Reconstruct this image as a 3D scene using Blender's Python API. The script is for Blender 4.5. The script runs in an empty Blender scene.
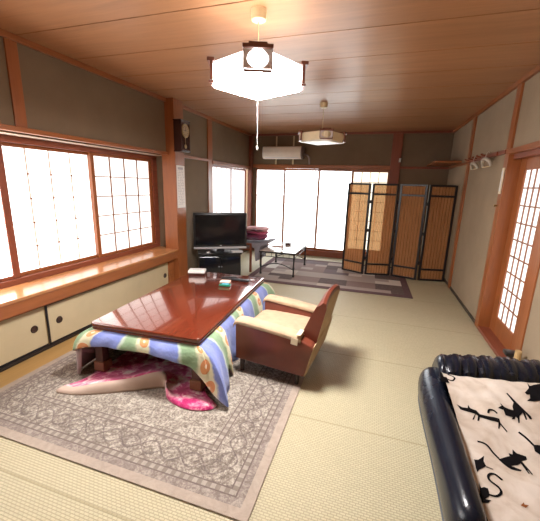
import bpy, bmesh, math, random
from mathutils import Vector, Matrix, Euler
random.seed(7)
PI = math.pi
scene = bpy.context.scene
COL = scene.collection

# ------------------------------------------------------------------ helpers
class B:
    """collects shapes in one bmesh, linked later as ONE mesh object"""
    def __init__(s):
        s.bm = bmesh.new()
        s.uv = s.bm.loops.layers.uv.new('UVMap')
    def _xf(s, verts, c, rot):
        M = Matrix.Translation(Vector(c)) @ (Euler(rot).to_matrix().to_4x4() if rot else Matrix())
        bmesh.ops.transform(s.bm, matrix=M, verts=verts)
    def box(s, c, size, rot=None, bev=0.0, mat=0, seg=2):
        r = bmesh.ops.create_cube(s.bm, size=1.0)
        vs = r['verts']
        bmesh.ops.scale(s.bm, vec=Vector(size), verts=vs)
        fs = list({f for v in vs for f in v.link_faces})
        if bev > 0:
            es = list({e for v in vs for e in v.link_edges})
            q = bmesh.ops.bevel(s.bm, geom=es, offset=min(bev, min(size) * .49), segments=seg, affect='EDGES', profile=.5)
            fs = list({f for v in q['verts'] for f in v.link_faces})
            vs = list({v for f in fs for v in f.verts})
        for f in fs: f.material_index = mat
        s._xf(vs, c, rot)
        return s
    def mm(s, lo, hi, bev=0.0, mat=0, seg=2):
        return s.box([(a + b) / 2 for a, b in zip(lo, hi)], [abs(b - a) for a, b in zip(lo, hi)], None, bev, mat, seg)
    def cyl(s, p0, p1, r0, r1=None, n=16, mat=0, cap=True):
        p0, p1 = Vector(p0), Vector(p1); d = p1 - p0
        r = bmesh.ops.create_cone(s.bm, cap_ends=cap, segments=n, radius1=r0, radius2=r0 if r1 is None else r1, depth=d.length)
        vs = r['verts']
        for f in {f for v in vs for f in v.link_faces}: f.material_index = mat
        M = Matrix.Translation((p0 + p1) / 2) @ d.to_track_quat('Z', 'Y').to_matrix().to_4x4()
        bmesh.ops.transform(s.bm, matrix=M, verts=vs)
        return s
    def tube(s, pts, r, n=8, mat=0):
        pts = [Vector(p) for p in pts]; rings = []
        for i, p in enumerate(pts):
            t = (pts[min(i + 1, len(pts) - 1)] - pts[max(i - 1, 0)]).normalized()
            a = t.orthogonal().normalized() if i == 0 else (a - t * a.dot(t)).normalized()
            b = t.cross(a)
            rr = r[i] if isinstance(r, (list, tuple)) else r
            rings.append([s.bm.verts.new(p + (a * math.cos(2 * PI * k / n) + b * math.sin(2 * PI * k / n)) * rr) for k in range(n)])
        for A, C in zip(rings, rings[1:]):
            for k in range(n):
                f = s.bm.faces.new((A[k], A[(k + 1) % n], C[(k + 1) % n], C[k])); f.material_index = mat
        for R, rev in ((rings[0], True), (rings[-1], False)):
            f = s.bm.faces.new(R[::-1] if rev else R); f.material_index = mat
        return s
    def lathe(s, prof, c=(0, 0, 0), n=28, mat=0):
        rings = []
        for r, z in prof:
            rings.append([s.bm.verts.new((c[0] + r * math.cos(2 * PI * k / n), c[1] + r * math.sin(2 * PI * k / n), c[2] + z)) for k in range(n)])
        for A, C in zip(rings, rings[1:]):
            for k in range(n):
                f = s.bm.faces.new((A[k], A[(k + 1) % n], C[(k + 1) % n], C[k])); f.material_index = mat
        s.bm.faces.new(rings[0][::-1]).material_index = mat
        s.bm.faces.new(rings[-1]).material_index = mat
        return s
    def prism(s, prof, axis, a, b, bev=0.0, mat=0, seg=2):
        """polygon prof (two coordinates, in the order of the remaining axes) extruded along axis from a to b"""
        def P(q, t):
            v = list(q); v.insert('xyz'.index(axis), t); return Vector(v)
        v0 = [s.bm.verts.new(P(q, a)) for q in prof]; v1 = [s.bm.verts.new(P(q, b)) for q in prof]
        n = len(prof)
        fs = [s.bm.faces.new(v0[::-1]), s.bm.faces.new(v1)]
        for k in range(n): fs.append(s.bm.faces.new((v0[k], v0[(k + 1) % n], v1[(k + 1) % n], v1[k])))
        bmesh.ops.recalc_face_normals(s.bm, faces=fs)
        if bev > 0:
            es = list({e for f in fs for e in f.edges})
            q = bmesh.ops.bevel(s.bm, geom=es, offset=bev, segments=seg, affect='EDGES', profile=.5)
            fs = list({f for v in q['verts'] for f in v.link_faces})
        for f in fs: f.material_index = mat
        return s
    def grid(s, rows, mat=0, uvs=None, closed=False, matf=None):
        V = [[s.bm.verts.new(p) for p in r] for r in rows]
        for i in range(len(V) - 1):
            m = len(V[i])
            for j in range(m if closed else m - 1):
                k = (j + 1) % m
                f = s.bm.faces.new((V[i][j], V[i][k], V[i + 1][k], V[i + 1][j]))
                f.material_index = matf(i, j) if matf else mat
                if uvs:
                    kk = j + 1
                    for lp, (a, b) in zip(f.loops, ((i, j), (i, kk), (i + 1, kk), (i + 1, j))): lp[s.uv].uv = uvs[a][b]
        return s
    def poly(s, pts, mat=0):
        f = s.bm.faces.new([s.bm.verts.new(p) for p in pts]); f.material_index = mat
        return s
    def build(s, name, mats, parent=None, smooth=False, keep=None, flip=False):
        """links the mesh; with keep=True its vertices are already in world coordinates"""
        me = bpy.data.meshes.new(name)
        if flip: bmesh.ops.recalc_face_normals(s.bm, faces=s.bm.faces[:])
        s.bm.to_mesh(me); s.bm.free()
        for m in (mats if isinstance(mats, (list, tuple)) else [mats]): me.materials.append(m)
        if smooth:
            for p in me.polygons: p.use_smooth = True
            try: me.set_sharp_from_angle(angle=math.radians(40))
            except Exception: pass
        o = bpy.data.objects.new(name, me); COL.objects.link(o)
        if parent is not None:
            o.parent = parent
            if keep: o.matrix_parent_inverse = chainmat(parent).inverted()
        return o
def chainmat(o):
    M = Matrix.Translation(o.location) @ o.rotation_euler.to_matrix().to_4x4()
    return chainmat(o.parent) @ o.matrix_parent_inverse @ M if o.parent else M
def tag(o, label, cat, group=None, kind=None):
    o['label'] = label; o['category'] = cat
    if group: o['group'] = group
    if kind: o['kind'] = kind
    return o
def thing(name, label, cat, loc=(0, 0, 0), rz=0.0, group=None):
    o = bpy.data.objects.new(name, None); COL.objects.link(o)
    o.empty_display_size = .1; o.location = loc; o.rotation_euler = (0, 0, rz)
    return tag(o, label, cat, group)
def struct(o, label=None):
    o['kind'] = 'structure'
    if label: o['label'] = label
    return o
def smooth_mod(o, lev=1):
    m = o.modifiers.new('s', 'SUBSURF'); m.levels = lev; m.render_levels = lev
def solid(o, t, off=-1, moff=0):
    m = o.modifiers.new('t', 'SOLIDIFY'); m.thickness = t; m.offset = off; m.material_offset = moff; m.material_offset_rim = moff

# ------------------------------------------------------------------ materials
class N:
    def __init__(s, name):
        s.m = bpy.data.materials.new(name); s.m.use_nodes = True; s.t = s.m.node_tree; s.t.nodes.clear()
        s.out = s.n('ShaderNodeOutputMaterial')
    def n(s, typ, ins=None, **kw):
        x = s.t.nodes.new(typ)
        for k, v in kw.items(): setattr(x, k, v)
        for k, v in (ins or {}).items(): s.set(x.inputs[k], v)
        return x
    def set(s, sock, v):
        if isinstance(v, bpy.types.NodeSocket): s.t.links.new(v, sock)
        elif isinstance(v, bpy.types.Node): s.t.links.new(v.outputs[0], sock)
        else:
            if sock.type == 'RGBA' and len(v) == 3: v = (*v, 1)
            sock.default_value = v
    def math(s, op, a, b=0.0, c=0.0):
        return s.n('ShaderNodeMath', {0: a, 1: b, 2: c}, operation=op).outputs[0]
    def mix(s, f, a, b, blend='MIX'):
        x = s.n('ShaderNodeMix', data_type='RGBA', blend_type=blend)
        s.set(x.inputs[0], f); s.set(x.inputs[6], a); s.set(x.inputs[7], b); return x.outputs[2]
    def ramp(s, f, stops, interp='LINEAR'):
        x = s.n('ShaderNodeValToRGB', {0: f}); r = x.color_ramp; r.interpolation = interp
        while len(r.elements) < len(stops): r.elements.new(.5)
        for e, (p, c) in zip(r.elements, stops): e.position = p; e.color = (*c, 1) if len(c) == 3 else c
        return x.outputs[0]
    def coords(s, scale=(1, 1, 1), kind='Object', rot=(0, 0, 0)):
        tc = s.n('ShaderNodeTexCoord')
        return s.n('ShaderNodeMapping', {0: tc.outputs[kind], 'Scale': scale, 'Rotation': rot}).outputs[0]
    def noise(s, vec, scale=5, detail=4, rough=.55, dist=0):
        return s.n('ShaderNodeTexNoise', {'Vector': vec, 'Scale': scale, 'Detail': detail, 'Roughness': rough, 'Distortion': dist}).outputs[0]
    def bump(s, h, strength=.3, dist=.01):
        return s.n('ShaderNodeBump', {'Height': h, 'Strength': strength, 'Distance': dist}).outputs[0]
    def pbr(s, color, rough=.5, bump=None, metal=0.0, spec=.5, coat=0.0, coat_r=.1, emis=None, es=0.0, sheen=0.0):
        p = s.n('ShaderNodeBsdfPrincipled', {'Base Color': color, 'Roughness': rough, 'Metallic': metal, 'Specular IOR Level': spec, 'Coat Weight': coat, 'Coat Roughness': coat_r, 'Sheen Weight': sheen})
        if bump is not None: s.set(p.inputs['Normal'], bump)
        if emis is not None: s.set(p.inputs['Emission Color'], emis); s.set(p.inputs['Emission Strength'], es)
        s.t.links.new(p.outputs[0], s.out.inputs[0]); s.p = p
        return s.m
def sc(c, k): return tuple(min(1, x * k) for x in c)
def plain(name, c, rough=.5, var=.12, scale=12, bump=.0, **kw):
    n = N(name); f = n.noise(n.coords(), scale)
    col = n.ramp(f, [(.3, sc(c, 1 - var)), (.7, sc(c, 1 + var))])
    return n.pbr(col, rough, n.bump(f, bump) if bump else None, **kw)
def wood(name, c, axis='y', rough=.35, var=.25, coat=0.0, scale=1.0, spec=.5):
    n = N(name)
    st = {'x': (1.2, 14, 14), 'y': (14, 1.2, 14), 'z': (14, 14, 1.2)}[axis]
    v = n.coords(tuple(q * scale for q in st))
    a = n.noise(v, 1.6, 6, .6, .6); b = n.noise(v, 6, 3, .6)
    f = n.math('ADD', n.math('MULTIPLY', a, .7), n.math('MULTIPLY', b, .3))
    col = n.ramp(f, [(.3, sc(c, 1 - var)), (.5, c), (.72, sc(c, 1 + var * .7))])
    return n.pbr(col, rough, n.bump(b, .08, .004), coat=coat, spec=spec)
def emit(name, c, s, base=(.8, .8, .78)):
    n = N(name)
    return n.pbr(base, .6, emis=c, es=s)
def metal(name, c, rough=.3): return plain(name, c, rough, .05, 30, metal=1.0)
def glass_mat(name):
    n = N(name)
    fr = n.n('ShaderNodeFresnel', {'IOR': 1.45}).outputs[0]
    t = n.n('ShaderNodeBsdfTransparent', {'Color': (.97, .98, .98)}); g = n.n('ShaderNodeBsdfGlossy', {'Roughness': .02})
    x = n.n('ShaderNodeMixShader', {0: fr, 1: t, 2: g}); n.t.links.new(x.outputs[0], n.out.inputs[0])
    return n.m

# palette ------------------------------------------------------------
M_wood_y = wood('timber_y', (.32, .105, .032), 'y', .38, .22)
M_wood_x = wood('timber_x', (.32, .105, .032), 'x', .38, .22)
M_wood_z = wood('timber_z', (.33, .105, .032), 'z', .38, .22)
M_red_z = wood('red_timber_z', (.25, .07, .036), 'z', .35, .25)
M_red_y = wood('red_timber_y', (.25, .07, .036), 'y', .35, .25)
M_counter = wood('counter_board', (.50, .22, .085), 'y', .22, .2, coat=.3)
M_dark = plain('dark_lacquer', (.018, .014, .014), .3)
M_black = plain('black_plastic', (.012, .012, .014), .35)
M_white = plain('white_plastic', (.78, .76, .72), .4, .03)
M_cream = plain('cream_plastic', (.70, .56, .33), .4, .04)
M_glass = glass_mat('window_glass')

def plaster(name, c):
    n = N(name); v = n.coords()
    a = n.noise(v, 3, 5, .6); b = n.noise(v, 180, 3, .7)
    col = n.mix(n.math('MULTIPLY', b, .55), n.ramp(a, [(.3, sc(c, .92)), (.7, sc(c, 1.08))]), sc(c, .6))
    return n.pbr(col, .9, n.bump(b, .25, .003), spec=.2)
M_plaster = plaster('plaster_shaded', (.232, .165, .105))  # darker copy: the shade on these walls is put into the colour
M_plaster_r = plaster('plaster_lit', (.39, .30, .205))  # same plaster, paler: light on the right wall put into the colour

# tatami: woven rush mats, 0.904 m deep rows ---------------------------
def tatami():
    n = N('tatami_weave'); tc = n.n('ShaderNodeTexCoord'); v = tc.outputs['Object']
    sp = n.n('ShaderNodeSeparateXYZ', {0: v}); x, y = sp.outputs[0], sp.outputs[1]
    br = n.n('ShaderNodeTexBrick', {'Vector': v, 'Scale': 1.0, 'Mortar Size': .0028, 'Mortar Smooth': .8, 'Brick Width': .026, 'Row Height': .013, 'Color1': (.9, .9, .9, 1), 'Color2': (1, 1, 1, 1), 'Mortar': (.55, .55, .55, 1)}, offset=.5)
    big = n.noise(v, 1.3, 4, .6); fine = n.noise(n.coords((3, 90, 1)), 4, 3, .6)
    row = n.math('FLOOR', n.math('DIVIDE', n.math('SUBTRACT', y, 1.8105 - 9.04), .904))
    wn = n.n('ShaderNodeTexWhiteNoise', {'W': row}, noise_dimensions='1D').outputs[0]
    base = n.mix(big, (.54, .465, .30), (.61, .545, .37))
    base = n.mix(n.math('MULTIPLY', wn, .5), base, (.55, .51, .335))
    base = n.mix(n.math('MULTIPLY', fine, .35), base, (.46, .38, .23))
    col = n.mix(.8, base, br.outputs[0], 'MULTIPLY')
    fr = n.math('FRACT', n.math('DIVIDE', n.math('SUBTRACT', y, 1.8105 - 9.04 - .009), .904))
    seam = n.math('LESS_THAN', fr, .012)
    col = n.mix(n.math('MULTIPLY', seam, .38), col, (.20, .15, .06))
    h = n.math('SUBTRACT', br.outputs[1], n.math('MULTIPLY', seam, -1.0))
    return n.pbr(col, .62, n.bump(n.math('SUBTRACT', 1.0, h), .5, .004), spec=.35)
M_tatami = tatami()

def ceiling_mat():
    n = N('ceiling_cedar'); tc = n.n('ShaderNodeTexCoord'); v = tc.outputs['Object']
    sp = n.n('ShaderNodeSeparateXYZ', {0: v}); y = sp.outputs[1]
    row = n.math('FLOOR', n.math('DIVIDE', n.math('SUBTRACT', y, 1.983 - 4.923), .4923))
    wn = n.n('ShaderNodeTexWhiteNoise', {'W': row}, noise_dimensions='1D').outputs[0]
    vv = n.n('ShaderNodeVectorMath', {0: n.coords((.7, 9, 1)), 1: n.n('ShaderNodeCombineXYZ', {0: n.math('MULTIPLY', wn, 13), 1: n.math('MULTIPLY', wn, 7)}).outputs[0]}, operation='ADD').outputs[0]
    a = n.noise(vv, 1.3, 6, .6, .8); b = n.noise(vv, 7, 4, .6)
    f = n.math('ADD', n.math('MULTIPLY', a, .75), n.math('MULTIPLY', b, .25))
    c = (.43, .21, .10)
    col = n.ramp(f, [(.3, sc(c, .80)), (.5, c), (.7, sc(c, 1.18))])
    col = n.mix(n.math('MULTIPLY', wn, .25), col, sc(c, .75))
    return n.pbr(col, .34, n.bump(b, .04, .002), spec=.55)
M_ceiling = ceiling_mat()

H = 2.45; XL = -2.633; XR = 1.1695; YB = 6.764; XBAY = -2.9; YF = -.9
# ------------------------------------------------------------------ floor, ceiling
struct(B().mm((-3.1, YF - .1, -.06), (1.45, YB + .1, 0)).build('floor', M_tatami))
c = B()
for k in range(-6, 10):
    y0 = 1.983 + k * .4923
    y1 = min(y0 + .4923, YB + .1)
    if y0 < YB: c.mm((-3.1, y0 + .005, H), (1.35, y1 - .005, H + .02))
c.mm((-3.1, YF - .1, H + .007), (1.35, YB + .1, H + .05), mat=1)
struct(c.build('ceiling', [M_ceiling, M_dark]))

# ------------------------------------------------------------------ left wall with the window bay
w = B()
w.mm((XL - .12, YF, 1.80), (XL, 3.80, H))
w.mm((XL - .12, 3.98, 0), (XL, 4.90, H))
w.mm((XL - .12, 5.00, 1.80), (XL, YB, H))
w.mm((XL - .12, 5.00, 0), (XL, YB, .36))
w.mm((XBAY - .10, YF, 0), (XBAY - .02, 3.9, .52))
w.mm((XBAY - .10, 3.87, .52), (XL - .06, 3.97, 1.80))
w.mm((XBAY - .10, YF, 1.775), (XL - .12, 3.97, 1.83))
w.mm((XBAY - .10, YF, .52), (XBAY - .02, .15, 1.80))
struct(w.build('wall_left', M_plaster))
# back wall
w = B()
w.mm((XL - .12, YB, 1.84), (XR + .2, YB + .12, H))
w.mm((.25, YB, 0), (XR + .2, YB + .12, 1.84))
w.mm((XL - .12, YB, 0), (-2.52, YB + .12, 1.84))
struct(w.build('wall_back', M_plaster))
# right wall, with the doorway
w = B()
w.mm((XR, YF, 1.79), (XR + .2, YB, H))
w.mm((XR, 3.86, 0), (XR + .2, YB, 1.79))
w.mm((XR + .03, YF, 0), (XR + .2, 2.90, 1.79))
struct(w.build('wall_right', M_plaster_r))
struct(B().mm((-3.1, YF - .1, 0), (1.35, YF, H)).build('wall_front', M_plaster))

def trim(i, lo, hi, m, bev=.004, label=None):
    return struct(B().mm(lo, hi, bev).build('trim_%d' % i, m), label)
# ceiling mouldings
trim(1, (XL, YF, 2.405), (XL + .03, 3.80, H), M_wood_y)
trim(2, (XL, 3.98, 2.405), (XL + .03, YB, H), M_wood_y)
trim(3, (XL, YB - .03, 2.41), (XR, YB, H), M_red_y)
trim(4, (XR - .03, YF, 2.405), (XR, YB, H), M_wood_y)
# posts
trim(5, (-2.70, 3.78, 0), (-2.504, 4.00, H), M_wood_z)             # large post at the end of the bay
trim(6, (XL - .03, 4.87, 0), (XL + .015, 5.02, H), M_wood_z)
trim(7, (XL - .02, 6.66, 0), (XL + .06, YB + .02, 2.41), M_red_z)  # corner post
trim(8, (XL - .02, 1.90, 1.81), (XL + .012, 1.99, 2.41), M_wood_z)
trim(9, (.17, YB - .03, 0), (.345, YB + .06, 2.41), M_red_z)
trim(10, (XR - .02, 5.30, 0), (XR + .01, 5.42, 2.41), M_wood_z)
trim(11, (XR - .02, 3.79, 0), (XR + .12, 3.90, 2.41), M_wood_z)
trim(12, (XR + .02, 2.87, 0), (XR + .14, 2.97, 1.80), M_wood_z)
# rails (nageshi)
trim(13, (XL - .02, YF, 1.775), (XL + .035, 3.79, 1.812), M_wood_y)
trim(14, (XL - .01, 3.98, 1.775), (XL + .02, 4.88, 1.812), M_wood_y)
trim(15, (XL - .06, 5.01, 1.735), (XL + .03, 6.68, 1.80), M_wood_y)
trim(16, (-2.58, YB - .03, 1.775), (.18, YB + .04, 1.85), M_wood_x)
trim(17, (.33, YB - .018, 1.795), (XR, YB, 1.835), M_red_y)
trim(18, (XR - .016, 5.40, 1.80), (XR, YB - .02, 1.84), M_wood_y)
trim(19, (XR - .035, YF, 1.785), (XR + .10, 3.80, 1.83), M_wood_y)
trim(20, (XR - .03, 3.89, 1.80), (XR, 5.31, 1.84), M_red_y)
trim(21, (-2.52, YB - .05, 0), (.18, YB + .10, .118), M_red_y)    # sill of the back windows
trim(22, (XL - .10, 5.0, .33), (XL + .04, 6.68, .37), M_wood_y)
b = struct(B().mm((XR - .012, 3.88, 0), (XR, YB, .035), .002).build('baseboard_right', M_dark))
trim(23, (XR - .02, 2.95, 0), (XR + .14, 3.80, .035), M_red_y)    # door sill
trim(24, (XR + .02, YF, 1.74), (XR + .14, 3.80, 1.787), M_red_y)
struct(B().mm((-2.60, YF, 0), (-2.375, 3.79, .006), .001).build('trim_25', wood('floor_strip', (.42, .25, .085), 'y', .5, .15)))
trim(26, (XBAY - .06, .15, 1.769), (XL - .10, 3.87, 1.776), plain('lit_soffit', (.72, .62, .50), .5, .04))  # pale colour stands in for window light on the bay soffit

# ------------------------------------------------------------------ windows
def paper(name, c, s):
    n = N(name); v = n.coords()
    f = n.noise(v, 40, 3, .6)
    col = n.ramp(f, [(.3, sc(c, .97)), (.7, c)])
    return n.pbr((.85, .84, .80), .8, emis=col, es=s)
M_paper_sun = paper('sunlit_paper', (1, .985, .965), 1.35)
M_paper_bright = paper('side_fill_paper', (1, .985, .965), 5.0)  # glow raised on the side panes to help light the room
M_paper = paper('shoji_paper', (1, .97, .945), .66)
M_paper_rear = paper('rear_paper', (.97, .98, 1), .75)
M_paper_warm = paper('warm_paper', (1, .92, .72), .80)
M_paper_door = paper('door_paper', (.96, .98, 1), .52)
M_bar = plain('shoji_bar', (.30, .13, .075), .5)
M_bar_glare = plain('glare_bar', (.72, .60, .50), .5)  # shoji bars washed pale: glare of the panes put into the colour
M_bar_dark = plain('dark_bar', (.10, .05, .035), .5)

def sash(parent, plane, pos, u0, u1, z0, z1, stile, rail, cols, rows, pm, fm, bm_, bw=.012, bh=.008, t=.03, rail_b=None, name='sash'):
    """a shoji leaf standing in the plane x=pos or y=pos: frame > pane, lattice"""
    rail_b = rail if rail_b is None else rail_b
    def q(u, v, w): return (v, u, w) if plane == 'x' else (u, v, w)
    def bx(b, ua, ub, va, vb, za, zb, bev=.002):
        lo, hi = q(ua, va, za), q(ub, vb, zb)
        b.mm([min(i, j) for i, j in zip(lo, hi)], [max(i, j) for i, j in zip(lo, hi)], bev)
    f = B()
    bx(f, u0, u0 + stile, pos - t / 2, pos + t / 2, z0, z1); bx(f, u1 - stile, u1, pos - t / 2, pos + t / 2, z0, z1)
    bx(f, u0 + stile, u1 - stile, pos - t / 2, pos + t / 2, z0, z0 + rail_b); bx(f, u0 + stile, u1 - stile, pos - t / 2, pos + t / 2, z1 - rail, z1)
    fo = f.build(name, fm, parent)
    a0, a1, b0, b1 = u0 + stile, u1 - stile, z0 + rail_b, z1 - rail
    p = B(); bx(p, a0, a1, pos - .003, pos + .003, b0, b1, 0); p.build('pane', pm, fo)
    if cols > 1 or rows > 1:
        l = B()
        for i in range(1, cols): u = a0 + (a1 - a0) * i / cols; bx(l, u - bw / 2, u + bw / 2, pos - .010, pos + .010, b0, b1, 0)
        for i in range(1, rows): z = b0 + (b1 - b0) * i / rows; bx(l, a0, a1, pos - .009, pos + .009, z - bh / 2, z + bh / 2, 0)
        l.build('lattice', bm_, fo)
    return fo
def window(name, loc):
    o = bpy.data.objects.new(name, None); COL.objects.link(o); o['kind'] = 'structure'; return o

w1 = window('window_1', 0)
fb = B(); fb.mm((XBAY - .05, .15, .515), (XBAY + .05, 3.87, .60), .004); fb.mm((XBAY - .05, 3.775, .6), (XBAY + .05, 3.87, 1.742), .004)
fb.mm((XBAY - .05, .15, 1.715), (XBAY + .05, 3.87, 1.767), .003)
fb.build('outer_frame', M_red_y, w1)
sash(w1, 'x', XBAY + .015, 2.80, 3.775, .60, 1.716, .045, .03, 4, 5, M_paper, M_wood_z, M_bar, .015, .009)
s1_ = sash(w1, 'x', XBAY - .02, 1.90, 2.84, .60, 1.716, .035, .03, 4, 5, M_paper_sun, M_wood_z, M_bar_glare, .011, .003)
k_ = B()
for i in range(1, 4):
    for j in range(1, 5): k_.box((XBAY - .008, 1.935 + .87 * i / 4, .63 + 1.056 * j / 5), (.008, .020, .016), None, .002)
k_.build('lattice_joint', M_bar, s1_)
sash(w1, 'x', XBAY + .015, 1.00, 1.945, .60, 1.716, .06, .03, 4, 5, M_paper_bright, M_red_z, M_bar_glare, .008, .004)
sash(w1, 'x', XBAY - .02, .15, 1.04, .60, 1.716, .045, .03, 4, 5, M_paper_bright, M_wood_z, M_bar_glare, .008, .004)

w2 = window('window_2', 0)
sash(w2, 'x', XL - .045, 5.02, 5.88, .37, 1.735, .045, .03, 4, 1, M_paper_rear, M_red_z, M_bar_glare, .012)
sash(w2, 'x', XL - .075, 5.74, 6.67, .37, 1.735, .06, .03, 3, 1, M_paper_rear, M_red_z, M_bar_glare, .008)

w3 = window('window_3', 0)
for i, (a, bq) in enumerate(((-2.52, -1.87), (-1.895, -1.14), (-1.18, -.49))):
    sash(w3, 'y', YB + .035 + (.03 if i == 1 else 0), a, bq, .118, 1.775, (.03, .03, .035)[i], .04, 1, 1, M_glass, M_wood_z, M_bar, t=.028, name='sliding_frame')
sash(w3, 'y', YB + .02, -.51, .175, .118, 1.775, .03, .05, 4, 8, M_paper_warm, M_wood_z, M_bar, .010, .010, rail_b=.10)

# outside the back windows: pale terrace and garden wall
M_conc = plain('pale_concrete', (.72, .71, .69), .9, .05)
struct(B().mm((-5.5, YB + .12, -.25), (3.5, 12.0, -.15)).build('ground_outside', M_conc))
struct(B().mm((-5.5, 11.0, -.15), (3.5, 11.15, 1.1)).build('wall_outside', M_conc))

# door on the right: paper-glazed lattice door, wide near stile
d1 = window('door_1', 0)
DX = XR + .105
f = B()
for lo, hi in (((DX - .018, 3.66, .02), (DX + .018, 3.785, 1.742)), ((DX - .018, 2.96, .02), (DX + .018, 3.215, 1.742)),
               ((DX - .018, 3.215, .02), (DX + .018, 3.66, .21)), ((DX - .018, 3.215, 1.635), (DX + .018, 3.66, 1.742))):
    f.mm(lo, hi, .003)
fo = f.build('door_frame', M_wood_z, d1)
B().mm((DX - .002, 3.215, .21), (DX + .004, 3.66, 1.635)).build('pane', M_paper_door, fo)
l = B()
for i in range(1, 4): y = 3.215 + .445 * i / 4; l.mm((DX - .012, y - .006, .21), (DX + .004, y + .006, 1.635))
for i in range(1, 9): z = .21 + 1.425 * i / 9; l.mm((DX - .011, 3.215, z - .006), (DX + .004, 3.66, z + .006))
l.build('lattice', M_bar, fo)

# ------------------------------------------------------------------ pendant lamps
M_shade_lit = emit('lit_acrylic', (1, .965, .94), 3.2)
M_diff_lit = emit('lit_diffuser', (1, .965, .94), 85.0)
M_tube_lit = emit('fluorescent_tube', (1, .97, .94), 9.0)
M_shade_off = plain('cream_acrylic', (.86, .74, .50), .4, .06)
M_shade_bot = plain('white_acrylic', (.86, .82, .74), .3, .03)
M_lamp_wood = wood('lamp_wood', (.20, .075, .05), 'x', .35, .2)
M_lamp_grey = plain('lamp_frame_paint', (.78, .70, .70), .4, .05)
def octo(R, h):
    return [(h, -R), (R, -h), (R, h), (h, R), (-h, R), (-R, h), (-R, -h), (-h, -R)]
def pendant(label, loc, rz, zt, zb, lit, pull):
    t = thing('pendant_lamp', label, 'lamp', loc, rz, 'hanging lanterns')
    B().lathe([(.030, -.062), (.043, -.055), (.048, -.02), (.048, 0)], n=24).build('ceiling_cup', M_cream, t, True)
    B().cyl((0, 0, zt - .01), (0, 0, -.06), .0035, n=8).build('cord', M_cream, t)
    hub = B().lathe([(.03, zt - .03), (.035, zt - .02), (.035, zt), (.02, zt + .012)], n=20)
    for a in (0, PI / 2): hub.box((0, 0, zt - .022), (.54, .012, .006), (0, 0, a))
    hub.build('hub', M_lamp_wood, t)
    top, bot = octo(.288, .020), octo(.276, .019)
    sm = M_shade_lit if lit else M_shade_off
    for i in range(8):
        j = (i + 1) % 8
        p = B(); p.poly([(*bot[i], zb), (*bot[j], zb), (*top[j], zt), (*top[i], zt)])
        o = p.build('side_panel' if i % 2 == 0 else 'corner_pane', sm, t); solid(o, .004)
    d = B(); rings = [[(x * k, y * k, zb - dz) for x, y in bot] for k, dz in ((1, 0), (.96, .010), (.6, .014), (.02, .015))]
    d.grid(rings, closed=True); o = d.build('diffuser', M_diff_lit if lit else M_shade_bot, t, True)
    rp = B(); rp.grid([[(x * k, y * k, zb + .014 + dz) for x, y in bot] for k, dz in ((.965, 0), (.965, .004), (.02, .004))], closed=True); rp.build('light_block_plate', M_shade_bot, t)  # unseen plate added to keep diffuser light off the ceiling
    tb = B(); ring = [(.14 * math.cos(2 * PI * k / 40), .14 * math.sin(2 * PI * k / 40), (zt + zb) / 2) for k in range(41)]
    tb.tube(ring, .012, 8); tb.build('fluorescent_ring', M_tube_lit if lit else M_shade_bot, t, True)
    zc, hh = (zt + zb) / 2 + .008, (zt - zb) / 2
    for k in range(4):
        a = k * PI / 2
        fr = B(); ro, ri, n = [], [], 32
        for q in range(n):
            th = 2 * PI * q / n; cx, cz = math.cos(th), math.sin(th)
            m = min(.070 / max(abs(cx), 1e-6), (hh - .012) / max(abs(cz), 1e-6))
            ro.append((cx * m, cz * m)); ri.append((cx * .054, cz * (hh - .014)))
        def P(uv, y): return Matrix.Rotation(a, 3, 'Z') @ Vector((uv[0] * 1.08, y + .013, zc + uv[1]))
        fr.grid([[P(p, -.292) for p in ri], [P(p, -.297) for p in ro], [P(p, -.282) for p in ro], [P(p, -.282) for p in ri], [P(p, -.292) for p in ri]], closed=True)
        fo = fr.build('corner_ornament', M_lamp_grey, t, flip=True)
        cp = B()
        def bx(c, s): cp.box(Matrix.Rotation(a, 3, 'Z') @ (Vector(c) + Vector((0, .013, 0))), s, (0, 0, a), .003)
        bx((0, -.292, zc + hh - .004), (.165, .044, .020)); bx((0, -.294, zc + hh + .010), (.10, .034, .012))
        bx((0, -.290, zc - hh - .002), (.150, .030, .012))
        bx((-.076, -.288, zc), (.007, .018, 2 * hh - .01)); bx((.076, -.288, zc), (.007, .018, 2 * hh - .01))
        cp.build('ornament_cap', M_lamp_wood, fo)
    if pull:
        s = B(); s.cyl((0, 0, zb - .012), (.004, 0, zb - .36), .0007, n=6)
        so = s.build('pull_cord', emit('white_string', (1, .97, .95), .25, (.9, .88, .85)) if False else M_white, t)
        B().lathe([(.002, .012), (.006, .006), (.007, -.008), (.003, -.014)], (.004, 0, zb - .36), 10).build('cord_end', M_white, so, True)
    return t
pendant('lit white octagonal lantern hanging near the middle of the ceiling', (-.775, 2.094, H), math.radians(20), -.300, -.420, True, True)
pendant('unlit cream octagonal lantern hanging farther back, in front of the air conditioner', (-.745, 4.40, H), math.radians(20), -.360, -.460, False, False)

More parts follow.
